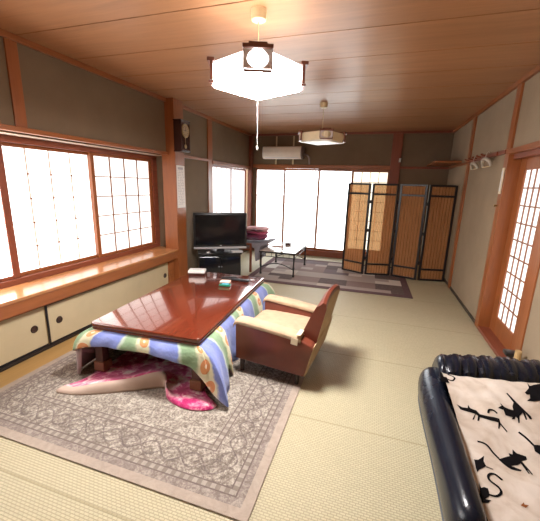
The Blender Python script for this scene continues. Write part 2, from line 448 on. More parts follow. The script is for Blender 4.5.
# ------------------------------------------------------------------ clock, notice, air conditioner
M_clock = wood('clock_case_wood', (.045, .016, .012), 'z', .25, .3)
M_brass = metal('brass', (.42, .30, .14), .4)
M_dial = plain('clock_dial', (.46, .36, .22), .5, .05)
t = thing('wall_clock', 'dark wooden pendulum clock on the post at the end of the bay window', 'clock', (-2.504, 3.865, 1.815))
c = B(); y0, y1, z0, z1 = 3.765, 3.965, 1.83, 2.185
c.mm((-2.503, y0, z0), (-2.40, y1, z1), .004)
c.mm((-2.503, y0 - .012, z1), (-2.388, y1 + .012, z1 + .014), .004); c.mm((-2.503, y0 - .012, z0 - .014), (-2.388, y1 + .012, z0), .004)
c.mm((-2.402, y0, z0), (-2.392, y0 + .016, z1), .003); c.mm((-2.402, y1 - .016, z0), (-2.392, y1, z1), .003)
c.mm((-2.402, y0, z0), (-2.392, y1, z0 + .016), .003); c.mm((-2.402, y0, z1 - .016), (-2.392, y1, z1), .003)
c.build('case', M_clock, t, keep=True)
d = B(); d.cyl((-2.401, 3.865, 2.075), (-2.391, 3.865, 2.075), .072, n=36); do = d.build('dial', M_dial, t, keep=True)
r = B(); r.grid([[(-2.390 + dx, 3.865 + rad * math.cos(q * PI / 18), 2.075 + rad * math.sin(q * PI / 18)) for q in range(36)] for rad, dx in ((.070, 0), (.076, .005), (.083, 0), (.083, -.01))], closed=True)
r.build('dial_ring', M_brass, do, True, keep=True, flip=True)
hnd = B(); hnd.box((-2.3885, 3.865, 2.098), (.002, .006, .046)); hnd.box((-2.3875, 3.850, 2.075), (.002, .034, .006)); hnd.cyl((-2.391, 3.865, 2.075), (-2.386, 3.865, 2.075), .006, n=12)
hnd.build('hands', M_black, do, keep=True)
for k in range(12):
    pass
nm = B()
for k in range(12):
    a = k * PI / 6; nm.box((-2.3900, 3.865 + .055 * math.sin(a), 2.075 + .055 * math.cos(a)), (.0015, .005, .014), (a * -1 if False else -a, 0, 0))
nm.build('hour_marks', M_black, do, keep=True)
p = B(); p.box((-2.397, 3.865, 1.945), (.003, .008, .10)); p.cyl((-2.400, 3.865, 1.885), (-2.394, 3.865, 1.885), .026, n=24)
p.build('pendulum', M_brass, t, keep=True)

M_paper_w = plain('notice_paper', (.86, .82, .78), .7, .03)
M_ink = plain('grey_ink', (.50, .48, .50), .8, .05)
o = B(); o.mm((-2.5035, 3.80, 1.105), (-2.5015, 3.985, 1.652))
o.mm((-2.5016, 3.83, 1.60), (-2.5012, 3.95, 1.63), 0, 1)
random.seed(3)
for k in range(22):
    z = 1.58 - k * .0205; y = 3.822
    while y < 3.95:
        L = random.uniform(.012, .04); o.mm((-2.5016, y, z), (-2.5012, min(y + L, 3.965), z + .007), 0, 1); y += L + random.uniform(.008, .03)
tag(o.build('hanging_notice', [M_paper_w, M_ink]), 'tall narrow sheet of grey print pinned to the post below the clock', 'paper')

t = thing('air_conditioner', 'white wall air conditioner above the back windows', 'air conditioner', (-1.89, 6.75, 2.06))
prof = [(6.748, 1.955), (6.748, 2.185), (6.60, 2.19), (6.555, 2.17), (6.54, 2.06), (6.555, 1.985), (6.60, 1.95)]
M_ac = plain('aged_white_plastic', (.92, .85, .73), .4, .03)
B().prism(prof, 'x', -2.30, -1.51, .012).build('body', M_ac, t, True, keep=True)
B().prism([(6.62, 1.9485), (6.565, 1.972), (6.558, 1.988), (6.62, 1.960)], 'x', -2.26, -1.55).build('louver', M_white, t, keep=True)
B().prism([(y, z) for y, z in prof], 'x', -1.508, -1.47, .012).build('end_cap', plain('brown_cap', (.20, .14, .11), .5), t, True, keep=True)
for x in (-2.06, -1.70):
    b = B(); b.mm((x - .014, 6.735, 1.852), (x + .014, 6.745, 2.40)); b.mm((x - .014, 6.70, 1.905), (x + .014, 6.745, 1.93), .003); b.mm((x - .012, 6.70, 1.852), (x + .012, 6.715, 1.93), .003)
    b.build('hanging_bracket', M_cream, t, keep=True)
pp = B(); pp.tube([(-1.47, 6.68, 2.05), (-1.40, 6.69, 2.03), (-1.36, 6.70, 1.97), (-1.355, 6.715, 1.855)], .018, 10)
pp.build('drain_hose', plain('grey_hose', (.30, .24, .22), .6), t, True, keep=True)

# ------------------------------------------------------------------ right wall: hook rail, hangers, shelf, strip
t = thing('coat_hook_rail', 'red-brown wooden rail with pegs between the right wall posts', 'coat rack', (XR - .03, 4.6, 1.82))
B().mm((XR - .046, 4.08, 1.800), (XR - .031, 5.22, 1.838), .003).build('rail', M_red_y, t, keep=True)
for k in range(5):
    y = 4.44 + k * .185
    h = B(); h.tube([(XR - .046, y, 1.83), (XR - .085, y, 1.835), (XR - .098, y, 1.85)], [.010, .010, .013], 10)
    h.build('peg', M_red_y, t, True, keep=True)
M_hang = plain('aged_plastic', (.52, .46, .38), .45, .05)
def hanger(label, y, k):
    t = thing('coat_hanger', label, 'hanger', (XR - .06, y, 1.72), 0, 'hangers on the right wall')
    h = B(); w_ = .155 * k
    pts = []
    for q in range(13):
        a = PI * q / 12
        pts.append((XR - .060 - .03 * math.sin(a), y - w_ * math.cos(a), 1.70 + .085 * k * math.sin(a) ** .8))
    h.tube(pts, [.014 + .006 * math.sin(PI * q / 12) for q in range(13)], 10)
    h.build('shoulder', M_hang, t, True, keep=True)
    hk = B(); hk.tube([(XR - .085, y, 1.785), (XR - .085, y, 1.815), (XR - .075, y, 1.852), (XR - .062, y, 1.858), (XR - .054, y, 1.845)], .004, 8)
    hk.build('hook', M_hang, t, True, keep=True)
    b = B(); b.tube([(XR - .060, y - w_, 1.70), (XR - .060, y + w_, 1.70)], .006, 8); b.build('lower_bar', M_cream, t, True, keep=True)
hanger('larger pale plastic coat hanger under the rail, nearer the door', 4.29, .95)
hanger('smaller pale plastic coat hanger under the rail, nearer the folding screen', 4.78, .8)

t = thing('corner_shelf', 'orange-brown wooden shelf board high in the back right corner', 'shelf', (1.0, 6.3, 1.86))
B().mm((.80, 5.83, 1.848), (XR - .002, YB - .004, 1.876), .004).build('board', M_wood_x, t, keep=True)
b = B(); b.prism([(XR - .003, 1.842), (XR - .003, 1.846), (XR - .10, 1.846)], 'y', 6.0, 6.03); b.build('bracket', M_wood_x, t, keep=True)

o = B(); o.box((XR - .026, 3.845, 1.54), (.010, .055, .25), None, .004); o.box((XR - .032, 3.845, 1.54), (.003, .028, .20), None, .001, 1)
tag(o.build('hanging_strip', [plain('cream_enamel', (.80, .70, .52), .4, .03), M_white]), 'long cream plastic strip fixed to the post beside the door', 'plastic strip')
o = B(); o.box((.33, YB - .038, 1.945), (.035, .014, .07), None, .005); o.tube([(.33, YB - .045, 1.93), (.33, YB - .06, 1.92), (.33, YB - .06, 1.935)], .004, 6)
tag(o.build('wall_hook', M_white), 'tiny white hook on the post beside the back windows', 'hook')
o = B(); o.cyl((XR - .021, 3.92 - .06, 1.30), (XR - .045, 3.92 - .06, 1.30), .008, n=10); o.cyl((XR - .045, 3.86, 1.30), (XR - .052, 3.86, 1.30), .012, n=10)
tag(o.build('hanging_peg', M_brass), 'small brass peg on the door post below the cream strip', 'peg')

# ------------------------------------------------------------------ bay counter and the low cupboard under it
t = thing('window_counter', 'long polished wooden counter board below the left window', 'counter', (-2.7, 2.0, .44))
c = B(); c.mm((XBAY + .055, YF + .02, .525), (-2.503, 3.775, .553), .006); c.mm((XBAY - .01, YF + .02, .525), (XBAY + .06, 3.86, .5505)); c.mm((XBAY + .05, 3.7, .525), (-2.705, 3.865, .5525))
c.build('board', M_counter, t, keep=True)
B().mm((-2.545, YF + .02, .425), (-2.515, 3.775, .525), .004).build('fascia', M_wood_y, t, keep=True)
t = thing('low_cupboard', 'low built-in cupboard with cream sliding doors under the counter', 'cupboard', (-2.75, 2.0, 0))
c = B(); c.mm((-2.875, YF + .02, .008), (-2.625, 3.77, .42))
c.mm((-2.625, YF + .02, .008), (-2.572, 3.77, .035), .002); c.mm((-2.625, YF + .02, .395), (-2.572, 3.77, .424), .002, 1); c.mm((-2.625, 3.655, .03), (-2.572, 3.77, .40), .002, 1)
c.build('carcass', [M_dark, M_wood_y], t, keep=True)
M_fusuma = plain('fusuma_paper', (.56, .455, .28), .8, .05, 4)
for i, (a, b_, px_, py) in enumerate(((.02, .985, -2.588, .86), (.985, 1.93, -2.598, 1.80), (1.90, 2.87, -2.588, 2.02), (2.85, 3.655, -2.598, 3.585))):
    d = B(); d.mm((px_ - .009, a, .036), (px_ + .003, b_, .395), .001)
    do = d.build('sliding_door', M_fusuma, t, keep=True)
    e = B(); 
    for (l, h) in (((a, .036), (a + .022, .395)), ((b_ - .022, .036), (b_, .395)), ((a, .036), (b_, .048)), ((a, .386), (b_, .395))):
        if i == 3 and (l[0] > 3.6): continue
        if i == 3 and l[0] == a and h[0] == a + .022: h = (a + .012, .395)
        if i == 2 and l[0] > 2.8: continue
        e.mm((px_ + .001, l[0], l[1]), (px_ + .006, h[0], h[1]), .001)
    e.build('door_edge', M_dark, do, keep=True)
    q = B(); q.grid([[(px_ + .003 + dx, py + r * math.cos(k * PI / 12), .222 + r * math.sin(k * PI / 12)) for k in range(24)] for r, dx in ((.032, .0005), (.029, .006), (.023, .006), (.020, .0005), (.001, .0002))], closed=True)
    q.build('finger_pull', plain('dark_bronze', (.05, .025, .018), .4), do, True, keep=True, flip=True)

# ------------------------------------------------------------------ rugs
def rug_mat():
    n = N('persian_rug'); tc = n.n('ShaderNodeTexCoord'); v = tc.outputs['Object']
    sp = n.n('ShaderNodeSeparateXYZ', {0: v}); x, y = sp.outputs[0], sp.outputs[1]
    hx, hy = .985, 1.25
    dx = n.math('SUBTRACT', hx, n.math('ABSOLUTE', x)); dy = n.math('SUBTRACT', hy, n.math('ABSOLUTE', y))
    d = n.math('MINIMUM', dx, dy)
    al = n.mix(n.math('LESS_THAN', dx, dy), x, y)      # coordinate running along the border
    al = n.n('ShaderNodeSeparateColor', {0: al}).outputs[0]
    fine = n.noise(n.coords((1, 1, 1)), 75, 4, .8); mid = n.noise(n.coords((1, 1, 1)), 14, 4, .7, 1.5)
    vor = n.n('ShaderNodeTexVoronoi', {'Vector': v, 'Scale': 14.0}, feature='DISTANCE_TO_EDGE').outputs[0]
    vor2 = n.n('ShaderNodeTexVoronoi', {'Vector': v, 'Scale': 26.0}, feature='F1').outputs[0]
    lo, mi, hi = (.150, .120, .098), (.29, .248, .205), (.47, .42, .35)
    field = n.ramp(n.math('ADD', n.math('MULTIPLY', fine, .65), n.math('MULTIPLY', mid, .35)), [(.42, lo), (.5, mi), (.58, hi)])
    field = n.mix(n.math('MULTIPLY', n.math('LESS_THAN', vor2, .28), .35), field, hi)
    orn = n.ramp(vor, [(0, (1, 1, 1)), (.035, (1, 1, 1)), (.07, (0, 0, 0))])
    flor = n.mix(n.math('MULTIPLY', n.n('ShaderNodeSeparateColor', {0: orn}).outputs[0], .5), field, (.13, .095, .085))
    # curling vine down the border
    sw = n.math('MULTIPLY', n.math('SINE', n.math('MULTIPLY', al, 2 * PI / .26)), .045)
    vine = n.math('LESS_THAN', n.math('ABSOLUTE', n.math('SUBTRACT', n.math('SUBTRACT', d, .215), sw)), .006)
    vine2 = n.math('LESS_THAN', n.math('ABSOLUTE', n.math('ADD', n.math('SUBTRACT', d, .215), sw)), .005)
    flor = n.mix(n.math('MULTIPLY', n.math('MAXIMUM', vine, vine2), .6), flor, (.11, .08, .08))
    chk = n.math('LESS_THAN', n.math('FRACT', n.math('DIVIDE', al, .050)), .5)
    check = n.mix(chk, n.mix(fine, sc(lo, 1.15), mi), n.mix(fine, sc(mi, .95), (.44, .385, .33)))
    plainb = n.mix(fine, (.37, .295, .24), (.45, .37, .30))
    dark = n.mix(fine, (.20, .155, .14), (.34, .28, .25))
    col = field
    def band(c, a, b, other):
        return n.mix(n.math('MULTIPLY', n.math('GREATER_THAN', d, a), n.math('LESS_THAN', d, b)), c, other)
    line = n.mix(fine, (.10, .07, .065), (.22, .17, .15))
    col = band(col, .338, .346, line); col = band(col, .312, .338, check); col = band(col, .304, .312, line)
    col = band(col, .135, .304, flor); col = band(col, .127, .135, line); col = band(col, .100, .127, check)
    col = band(col, .092, .100, line); col = band(col, .052, .092, n.mix(.5, dark, flor)); col = band(col, -1, .052, plainb)
    col = n.mix(n.math('MULTIPLY', n.math('SUBTRACT', .62, mid), .9), col, (.13, .10, .09))
    # pale medallion
    rr_ = n.math('ADD', n.math('ABSOLUTE', n.math('ADD', x, -.05)), n.math('MULTIPLY', n.math('ABSOLUTE', n.math('ADD', y, .65)), .9))
    return n.pbr(col, .95, n.bump(fine, .5, .004), spec=.1, sheen=.2)
t = B(); t.mm((-.985, -1.25, .0005), (.985, 1.25, .009), .003)
o = t.build('area_rug', rug_mat()); o.location = (-1.388, 1.055 + 1.25, 0)
tag(o, 'large faded brown patterned rug under the low heated table', 'rug')

def patch_mat():
    n = N('patchwork_rug'); tc = n.n('ShaderNodeTexCoord'); v = tc.outputs['Object']
    sp = n.n('ShaderNodeSeparateXYZ', {0: v}); x, y = sp.outputs[0], sp.outputs[1]
    fine = n.noise(v, 50, 4, .7)
    def cell(sx, sy, ox, oy):
        fx = n.math('FLOOR', n.math('DIVIDE', n.math('ADD', x, ox), sx)); fy = n.math('FLOOR', n.math('DIVIDE', n.math('ADD', y, oy), sy))
        return n.n('ShaderNodeTexWhiteNoise', {'Vector': n.n('ShaderNodeCombineXYZ', {0: fx, 1: fy}).outputs[0]}, noise_dimensions='2D').outputs[0]
    a = cell(.42, .30, .1, .05); b = cell(.21, .15, .31, .2)
    k = n.math('GREATER_THAN', b, .72)
    f = n.math('ADD', n.math('MULTIPLY', a, n.math('SUBTRACT', 1.0, k)), n.math('MULTIPLY', b, n.math('MULTIPLY', k, .6)))
    col = n.ramp(f, [(0, (.045, .024, .03)), (.22, (.20, .13, .12)), (.42, (.36, .30, .27)), (.62, (.54, .45, .38)), (.8, (.09, .065, .085)), (.92, (.62, .56, .50))], 'CONSTANT')
    col = n.mix(n.math('MULTIPLY', fine, .5), col, (.42, .34, .30))
    hx, hy = 1.2225, .885
    d = n.math('MINIMUM', n.math('SUBTRACT', hx, n.math('ABSOLUTE', x)), n.math('SUBTRACT', hy, n.math('ABSOLUTE', y)))
    col = n.mix(n.math('LESS_THAN', d, .10), col, n.mix(fine, (.05, .025, .03), (.22, .14, .14)))
    return n.pbr(col, .95, n.bump(fine, .4, .004), spec=.1)
t = B(); t.mm((-1.2225, -.885, .0005), (1.2225, .885, .008), .003)
o = t.build('patchwork_rug', patch_mat()); o.location = (-.655, 5.43, 0); o.rotation_euler = (0, 0, math.radians(1.2))
tag(o, 'grey and brown patchwork rug in front of the back windows', 'rug')

# ------------------------------------------------------------------ kotatsu: table, quilt, underlay
TC, TR = Vector((-1.5096, 2.5284, 0)), .0476
TA, TB_ = .4395, .7885
M_top = None
def top_mat():
    n = N('lacquered_top'); v = n.coords((9, .9, 9))
    a = n.noise(v, 2.0, 6, .6, .8); b = n.noise(n.coords(), 3.5, 3, .6)
    col = n.ramp(a, [(.3, (.105, .018, .008)), (.5, (.125, .022, .010)), (.7, (.155, .030, .012))])
    col = n.mix(n.math('MULTIPLY', b, .4), col, (.15, .028, .012))
    return n.pbr(col, .16, None, coat=.8, coat_r=.05)
M_top = top_mat(); M_edge = wood('lacquered_edge', (.10, .022, .014), 'y', .2, .2, coat=.5)
def round_rect(a, b, r):
    out = []
    for cx, cy, a0 in ((a - r, b - r, 0), (-a + r, b - r, 90), (-a + r, -b + r, 180), (a - r, -b + r, 270)):
        for q in range(5):
            th = math.radians(a0 + q * 22.5); out.append((1, cx + r * math.cos(th), cy + r * math.sin(th)))
    return out
kt = thing('low_table', 'low heated table with a glossy red-brown top over a quilt', 'table', TC, TR)
t = B(); t.prism([(TA * sx_ - sx_ * (.025 - .025 * math.cos(q * PI / 6 * 1)) if False else x_, y_) for sx_, x_, y_ in round_rect(TA, TB_, .03)], 'z', .396, .430, .010, 0, 3); t.build('tabletop', M_top, kt, True)
t = B(); t.prism([(x_, y_) for sx_, x_, y_ in round_rect(TA - .003, TB_ - .003, .03)], 'z', .376, .3955, .006); t.build('top_moulding', M_edge, kt, True)
fr = B()
for (a, b_) in (((-TA + .05, -TB_ + .05, .31), (TA - .05, -TB_ + .075, .352)), ((-TA + .05, TB_ - .075, .31), (TA - .05, TB_ - .05, .352)), ((-TA + .05, -TB_ + .05, .31), (-TA + .075, TB_ - .05, .352)), ((TA - .075, -TB_ + .05, .31), (TA - .05, TB_ - .05, .352))): fr.mm(a, b_, .003)
fr.build('frame', wood('table_frame', (.10, .04, .025), 'y', .5), kt)
hb = B(); hb.mm((-.16, -.16, .27), (.16, .16, .345), .01); hb.mm((-.16, -TB_ + .07, .335), (.16, TB_ - .07, .350)); hb.build('heater', M_black, kt)
for sx in (-1, 1):
    for sy in (-1, 1):
        x, y = sx * (TA - .04), sy * (TB_ - .05)
        l = B(); l.mm((x - .033, y - .033, .11), (x + .033, y + .033, .312), .004); lo = l.build('leg', wood('table_leg', (.085, .035, .024), 'z', .45), kt)
        l = B(); l.mm((x - .045, y - .045, .036), (x + .045, y + .045, .112), .006); l.build('leg_riser', wood('riser', (.24, .10, .05), 'x', .5), lo)

def loc(wx, wy):
    d = Vector((wx - TC.x, wy - TC.y)); c_, s_ = math.cos(-TR), math.sin(-TR)
    return (c_ * d.x - s_ * d.y, s_ * d.x + c_ * d.y)
a, b_ = TA, TB_
ctrl = [  # (edge point, hem point, hem height): once round the table from the back left corner
    ((-a, b_), (-a - .10, b_ + .08), .02), ((-a, .3), (-a - .13, .3), .016), ((-a, -.3), (-a - .15, -.3), .016), ((-a, -b_ + .25), (-a - .14, -b_ + .24), .03),
    ((-a, -b_ + .08), (-a - .14, -b_ + .04), .15), ((-a, -b_), loc(-2.02, 1.655), .215), ((-a + .02, -b_), loc(-1.975, 1.648), .235), ((-a + .07, -b_), loc(-1.90, 1.655), .262),
    ((-a + .2, -b_), loc(-1.76, 1.668), .285), ((0, -b_), loc(-1.44, 1.680), .297), ((a - .2, -b_), loc(-1.20, 1.690), .278), ((a - .07, -b_), loc(-1.06, 1.700), .245),
    ((a - .01, -b_), loc(-.985, 1.712), .17), ((a, -b_ + .005), loc(-.89, 1.702), .075), ((a, -b_ + .02), loc(-.805, 1.690), .036), ((a, -b_ + .06), loc(-.845, 1.80), .02),
    ((a, -b_ + .14), loc(-.885, 1.94), .016), ((a, -b_ + .24), loc(-.955, 2.02), .09), ((a, -b_ + .30), loc(-.925, 2.065), .016), ((a, -b_ + .42), loc(-.985, 2.18), .016), ((a, -.1), loc(-.995, 2.45), .016),
    ((a, .3), loc(-1.00, 2.85), .016), ((a, .6), loc(-.99, 3.15), .016), ((a, b_ - .06), loc(-.97, 3.33), .016), ((a, b_), (a + .13, b_ + .10), .03), ((.1, b_), (.1, b_ + .11), .016)]
def cr(p0, p1, p2, p3, t):
    return p1 + .5 * t * (p2 - p0 + t * (2 * p0 - 5 * p1 + 4 * p2 - p3 + t * (3 * (p1 - p2) + p3 - p0)))
C5 = [Vector((*e, *h, z)) if False else (e[0], e[1], h[0], h[1], z) for e, h, z in ctrl]
ring = []; n_ = len(C5); SUB = 7
for i in range(n_):
    P = [C5[(i + k) % n_] for k in (-1, 0, 1, 2)]
    for s in range(SUB):
        t = s / SUB
        q = [P[1][k] + (P[2][k] - P[1][k]) * t for k in range(2)] + [.5 * cr(P[0][k], P[1][k], P[2][k], P[3][k], t) + .5 * (P[1][k] + (P[2][k] - P[1][k]) * t) for k in (2, 3, 4)]
        ring.append(q)
rows, uvs = [], []
T = [0, .08, .2, .33, .46, .58, .7, .8, .9, 1.0]
arc = [0]
for i in range(len(ring)):
    p, q = ring[i], ring[(i + 1) % len(ring)]
    arc.append(arc[-1] + .5 * math.hypot(q[0] - p[0], q[1] - p[1]) + .5 * math.hypot(q[2] - p[2], q[3] - p[3]))
rows.append([(e[0] * .70, e[1] * .84, .374) for e in ring]); uvs.append([(arc[j], -.1) for j in range(len(ring) + 1)])
for t in T:
    R_, U_ = [], []
    for j, e in enumerate(ring):
        a_ = t * PI / 2
        hz = max(e[4], .012); drop = .372 - hz
        fold = (.013 * math.sin(arc[j] * 19 + .6) + .008 * math.sin(arc[j] * 43 + 1 + 3 * t)) * t * min(1, drop / .2)
        dx, dy = e[2] - e[0], e[3] - e[1]; L = math.hypot(dx, dy) or 1
        ex, ey = e[0] * .985, e[1] * .992
        k = math.sin(a_) ** .85
        if drop > .25: k = .72 * k + .28 * t
        x = ex + (e[2] - ex) * k + dx / L * fold; y = ey + (e[3] - ey) * k + dy / L * fold
        z = .372 - drop * (1 - math.cos(a_)) ** (.9) 
        if t == 0: z = .374
        R_.append((x, y, max(z, .012))); U_.append((arc[j], t * math.hypot(drop, L)))
    U_.append((arc[-1], U_[0][1]))
    rows.append(R_); uvs.append(U_)
def quilt_mat():
    n = N('quilt_cotton'); tc = n.n('ShaderNodeTexCoord'); sp = n.n('ShaderNodeSeparateXYZ', {0: tc.outputs['UV']}); u, v = sp.outputs[0], sp.outputs[1]
    ob = n.coords(); nz = n.noise(ob, 9, 3, .6)
    uu_ = n.math('ADD', u, n.math('MULTIPLY', n.math('SUBTRACT', nz, .5), .07))
    PER = .445
    f = n.math('FRACT', n.math('DIVIDE', n.math('ADD', uu_, QOFF), PER))
    blue, green, cream = (.115, .165, .50), (.17, .29, .14), (.68, .64, .42)
    col = n.ramp(f, [(0, green), (.08, (.22, .33, .17)), (.12, cream), (.29, cream), (.33, blue), (.50, (.17, .22, .56)), (.78, blue), (.82, (.45, .52, .42)), (.87, green)])
    cell = n.math('SUBTRACT', n.math('FRACT', n.math('DIVIDE', n.math('ADD', u, QOFF), PER)), .21)
    du = n.math('MULTIPLY', cell, PER); dv = n.math('SUBTRACT', n.math('FRACT', n.math('DIVIDE', n.math('ADD', v, .035), .125)), .5); dv = n.math('MULTIPLY', dv, .125)
    d = n.math('SQRT', n.math('ADD', n.math('MULTIPLY', du, du), n.math('MULTIPLY', dv, n.math('MULTIPLY', dv, .8))))
    col = n.mix(n.math('LESS_THAN', d, .036), col, n.mix(nz, (.62, .17, .05), (.72, .33, .08)))
    col = n.mix(n.math('LESS_THAN', d, .010), col, (.80, .62, .45))
    fz = n.noise(ob, 130, 2, .6)
    col = n.mix(n.math('MULTIPLY', fz, .25), col, sc((.6, .6, .55), 1))
    return n.pbr(col, .9, n.bump(nz, .6, .03), spec=.15, sheen=.2)
QOFF = .134
q = B(); q.grid(rows[::-1], closed=True, uvs=uvs[::-1])
qo = q.build('quilt', [quilt_mat(), plain('quilt_lining', (.42, .30, .29), .9)], smooth=True)
qo.location = TC; qo.rotation_euler = (0, 0, TR)
solid(qo, .014, -1, 1)
ld = B(); R_ = []
for k, z in enumerate((.255, .18, .09, .014)):
    R_.append([(*[(p_[0] - .012 * k * (1 if i_ < 2 else .6)) if c_ == 0 else p_[1] + .004 * math.sin(i_ * 2.3 + k) for c_ in (0, 1)], z) for i_, p_ in enumerate([loc(*q_) for q_ in ((-1.945, 1.668), (-1.975, 1.662), (-2.005, 1.672), (-2.025, 1.70), (-2.04, 1.76), (-2.045, 1.85), (-2.055, 2.0), (-2.06, 2.2))])])
ld.grid(R_); lo_ = ld.build('lining_drape', plain('grey_lining', (.36, .27, .27), .9, .1, 10), qo, True); solid(lo_, .008, 0); smooth_mod(lo_, 1)
tag(qo, 'padded blue and green quilt with orange flowers spread over the low table', 'quilt')

def pink_mat():
    n = N('pink_fleece'); v = n.coords()
    a = n.noise(v, 13, 4, .6, .8); b = n.noise(v, 5, 2, .5)
    f = n.math('ADD', n.math('MULTIPLY', a, .7), n.math('MULTIPLY', b, .3))
    col = n.ramp(f, [(.38, (.36, .010, .085)), (.48, (.55, .035, .17)), (.55, (.72, .26, .36)), (.62, (.80, .62, .60))])
    return n.pbr(col, .95, n.bump(n.noise(v, 150, 2), .4, .004), spec=.1, sheen=.3)
edge = [(-1.975, 1.452), (-1.90, 1.462), (-1.82, 1.478), (-1.72, 1.522), (-1.60, 1.592), (-1.49, 1.656), (-1.40, 1.712), (-1.315, 1.765), (-1.285, 1.745), (-1.250, 1.680), (-1.20, 1.640), (-1.12, 1.615), (-1.03, 1.602), (-.95, 1.622), (-.885, 1.655), (-.875, 1.70)]
ub = []
m_ = len(edge)
lift = [.014, .030, .046, .060, .074, .090, .104, .112, .075, .045, .034, .032, .030, .028, .022, .018]
back = [(-1.925 + (.86 * i / (m_ - 1)), 2.25) for i in range(m_)]
for r, (fr_, zz) in enumerate(((0, 0), (.010, .55), (.05, 1), (.14, .75), (.25, .35), (.5, .0), (1, .0))):
    row = []
    for i, (x, y) in enumerate(edge):
        ax = -1.915 + (x + 1.975) * .80
        X = x + (ax - x) * min(1, fr_ * 6); Y = y + (2.25 - y) * fr_
        wob = .011 * math.sin(i * 1.9 + r) if 0 < r < 5 else 0
        row.append((X, Y, .011 + lift[i] * zz + (wob if zz > .3 else 0)))
    ub.append(row)
q = B(); q.grid(ub, matf=lambda i, j: 1 if (i < 2 and j < 8) else 0)
o = q.build('floor_blanket', [pink_mat(), plain('fleece_back', (.56, .42, .34), .9, .05)], smooth=True)
smooth_mod(o, 2); solid(o, .006, 1)
tag(o, 'rumpled pink and magenta fleece blanket spread on the rug under the low table', 'blanket')

# ------------------------------------------------------------------ things on the low table
def slab(name, label, cat, wpos, size, rz, mat, parts=None):
    t = thing(name, label, cat, (wpos[0], wpos[1], .4315), rz)
    return t
t = thing('flat_case', 'flat white case near the back left corner of the low table', 'case', (-1.895, 3.225, .4308), .35)
B().box((0, 0, .020), (.19, .13, .032), None, .008).build('body', M_white, t, True)
B().box((0, 0, .0025), (.185, .125, .005), None, .002).build('base', M_black, t)
B().box((0, 0, .0365), (.10, .05, .0012), None, .0005).build('opening', plain('pale_grey_plastic', (.60, .60, .58), .4, .03), t)
t = thing('remote_control', 'black remote control lying by the far right corner of the low table', 'remote control', (-1.31, 3.11, .4308), -.05, 'remote controls on the low table')
B().box((0, 0, .010), (.20, .05, .018), None, .006).build('body', M_black, t, True)
for i in range(4):
    for j in range(2): B().box((-.06 + i * .03, -.011 + j * .022, .0195), (.014, .010, .003), None, .001).build('button', plain('grey_button', (.12, .12, .13), .5), t)
t = thing('remote_control', 'second black remote control, half under the folded paper', 'remote control', (-1.46, 3.15, .4308), .5, 'remote controls on the low table')
B().box((0, 0, .009), (.17, .042, .016), None, .005).build('body', M_black, t, True)
for i in range(4): B().box((-.05 + i * .03, 0, .0175), (.014, .014, .003), None, .001).build('button', plain('grey_button_b', (.12, .12, .13), .5), t)
o = B(); o.box((0, 0, .004), (.11, .075, .006), None, .002); o.box((.005, .004, .0085), (.10, .068, .003), (0, .02, .06), .001)
o = o.build('folded_paper', plain('peach_paper', (.85, .66, .55), .7, .04)); o.location = (-1.44, 3.02, .4308); o.rotation_euler = (0, 0, .2)
tag(o, 'pale pink folded paper on the low table beside the remote controls', 'paper')
t = thing('small_packet', 'small green and blue packet on the low table, nearest the armchair', 'packet', (-1.385, 2.895, .4308), .15)
B().box((0, 0, .009), (.115, .075, .017), None, .007).build('wrapper', plain('green_film', (.015, .16, .09), .25, .1), t, True)
B().box((.0, .006, .0182), (.07, .045, .002), None, .001).build('label', plain('sky_blue_film', (.14, .48, .62), .25, .1), t)

# ------------------------------------------------------------------ armchair drawn up to the table
M_leath = plain('red_brown_vinyl', (.155, .036, .019), .36, .18, 6, .05)
M_leath_b = plain('tan_back_cloth', (.42, .29, .16), .8, .08, 20)
M_cover = plain('cream_cover_cloth', (.43, .30, .19), .85, .10, 14, .3)
M_tape = plain('clear_tape', (.72, .60, .42), .3, .05)
ac = thing('armchair', 'red-brown vinyl armchair with cream arm covers, drawn up to the low table', 'armchair', (-.62, 2.43, .009))
def arm(y0, y1, first):
    s = B(); s.prism([(-.945, .125), (-.948, .43), (-.44, .385), (-.352, .352), (-.335, .33), (-.395, .10)], 'y', y0, y1, .012, 0, 3)
    so = s.build('arm', M_leath, ac, True, keep=True)
    c_ = B(); ya, yb = y0 - .008, y1 + .008
    top = [(-.962, .385), (-.960, .425), (-.940, .447), (-.90, .452), (-.70, .436), (-.44, .412), (-.425, .395)]
    rowsA = []
    for (x, z) in top:
        d_ = .040 if x > -.93 else .03
        zz = min(z, .9)
        rowsA.append([(x, ya, zz - d_), (x, ya - .002, zz - .014), (x, ya + .012, zz - .002), (x, (ya + yb) / 2, zz + .004), (x, yb - .012, zz - .002), (x, yb + .002, zz - .014), (x, yb, zz - d_)])
    c_.grid(rowsA); o = c_.build('arm_cover', M_cover, so, True, keep=True); solid(o, .004, 0); smooth_mod(o, 1)
    if first:
        tp = B(); tp.box((-.47, y0 - .0155, .372), (.05, .003, .05), (0, .1, 0)); tp.box((-.445, y0 + .04, .4235), (.03, .10, .003), (0, .09, 0)); tp.build('tape', M_tape, so, keep=True)
arm(2.10, 2.195, True); arm(2.665, 2.76, False)
s = B(); s.mm((-.93, 2.195, .12), (-.42, 2.665, .27), .012, 0, 3); s.build('seat_base', M_leath, ac, True, keep=True)
cu = B(); rowsA = []
for i in range(9):
    x = -.945 + i * .06
    rowsA.append([(x, 2.20 + .46 * j / 8,   .288 + .028 * (math.sin(PI * i / 8) ** .5) * (math.sin(PI * j / 8) ** .4) - .012 * math.exp(-((i - 4) ** 2 + (j - 4) ** 2) / 6) + .003 * math.sin(3 * i + 2 * j)) for j in range(9)])
cu.grid(rowsA); o = cu.build('seat_cover', M_cover, ac, True, keep=True); solid(o, .05, -1); smooth_mod(o, 1)
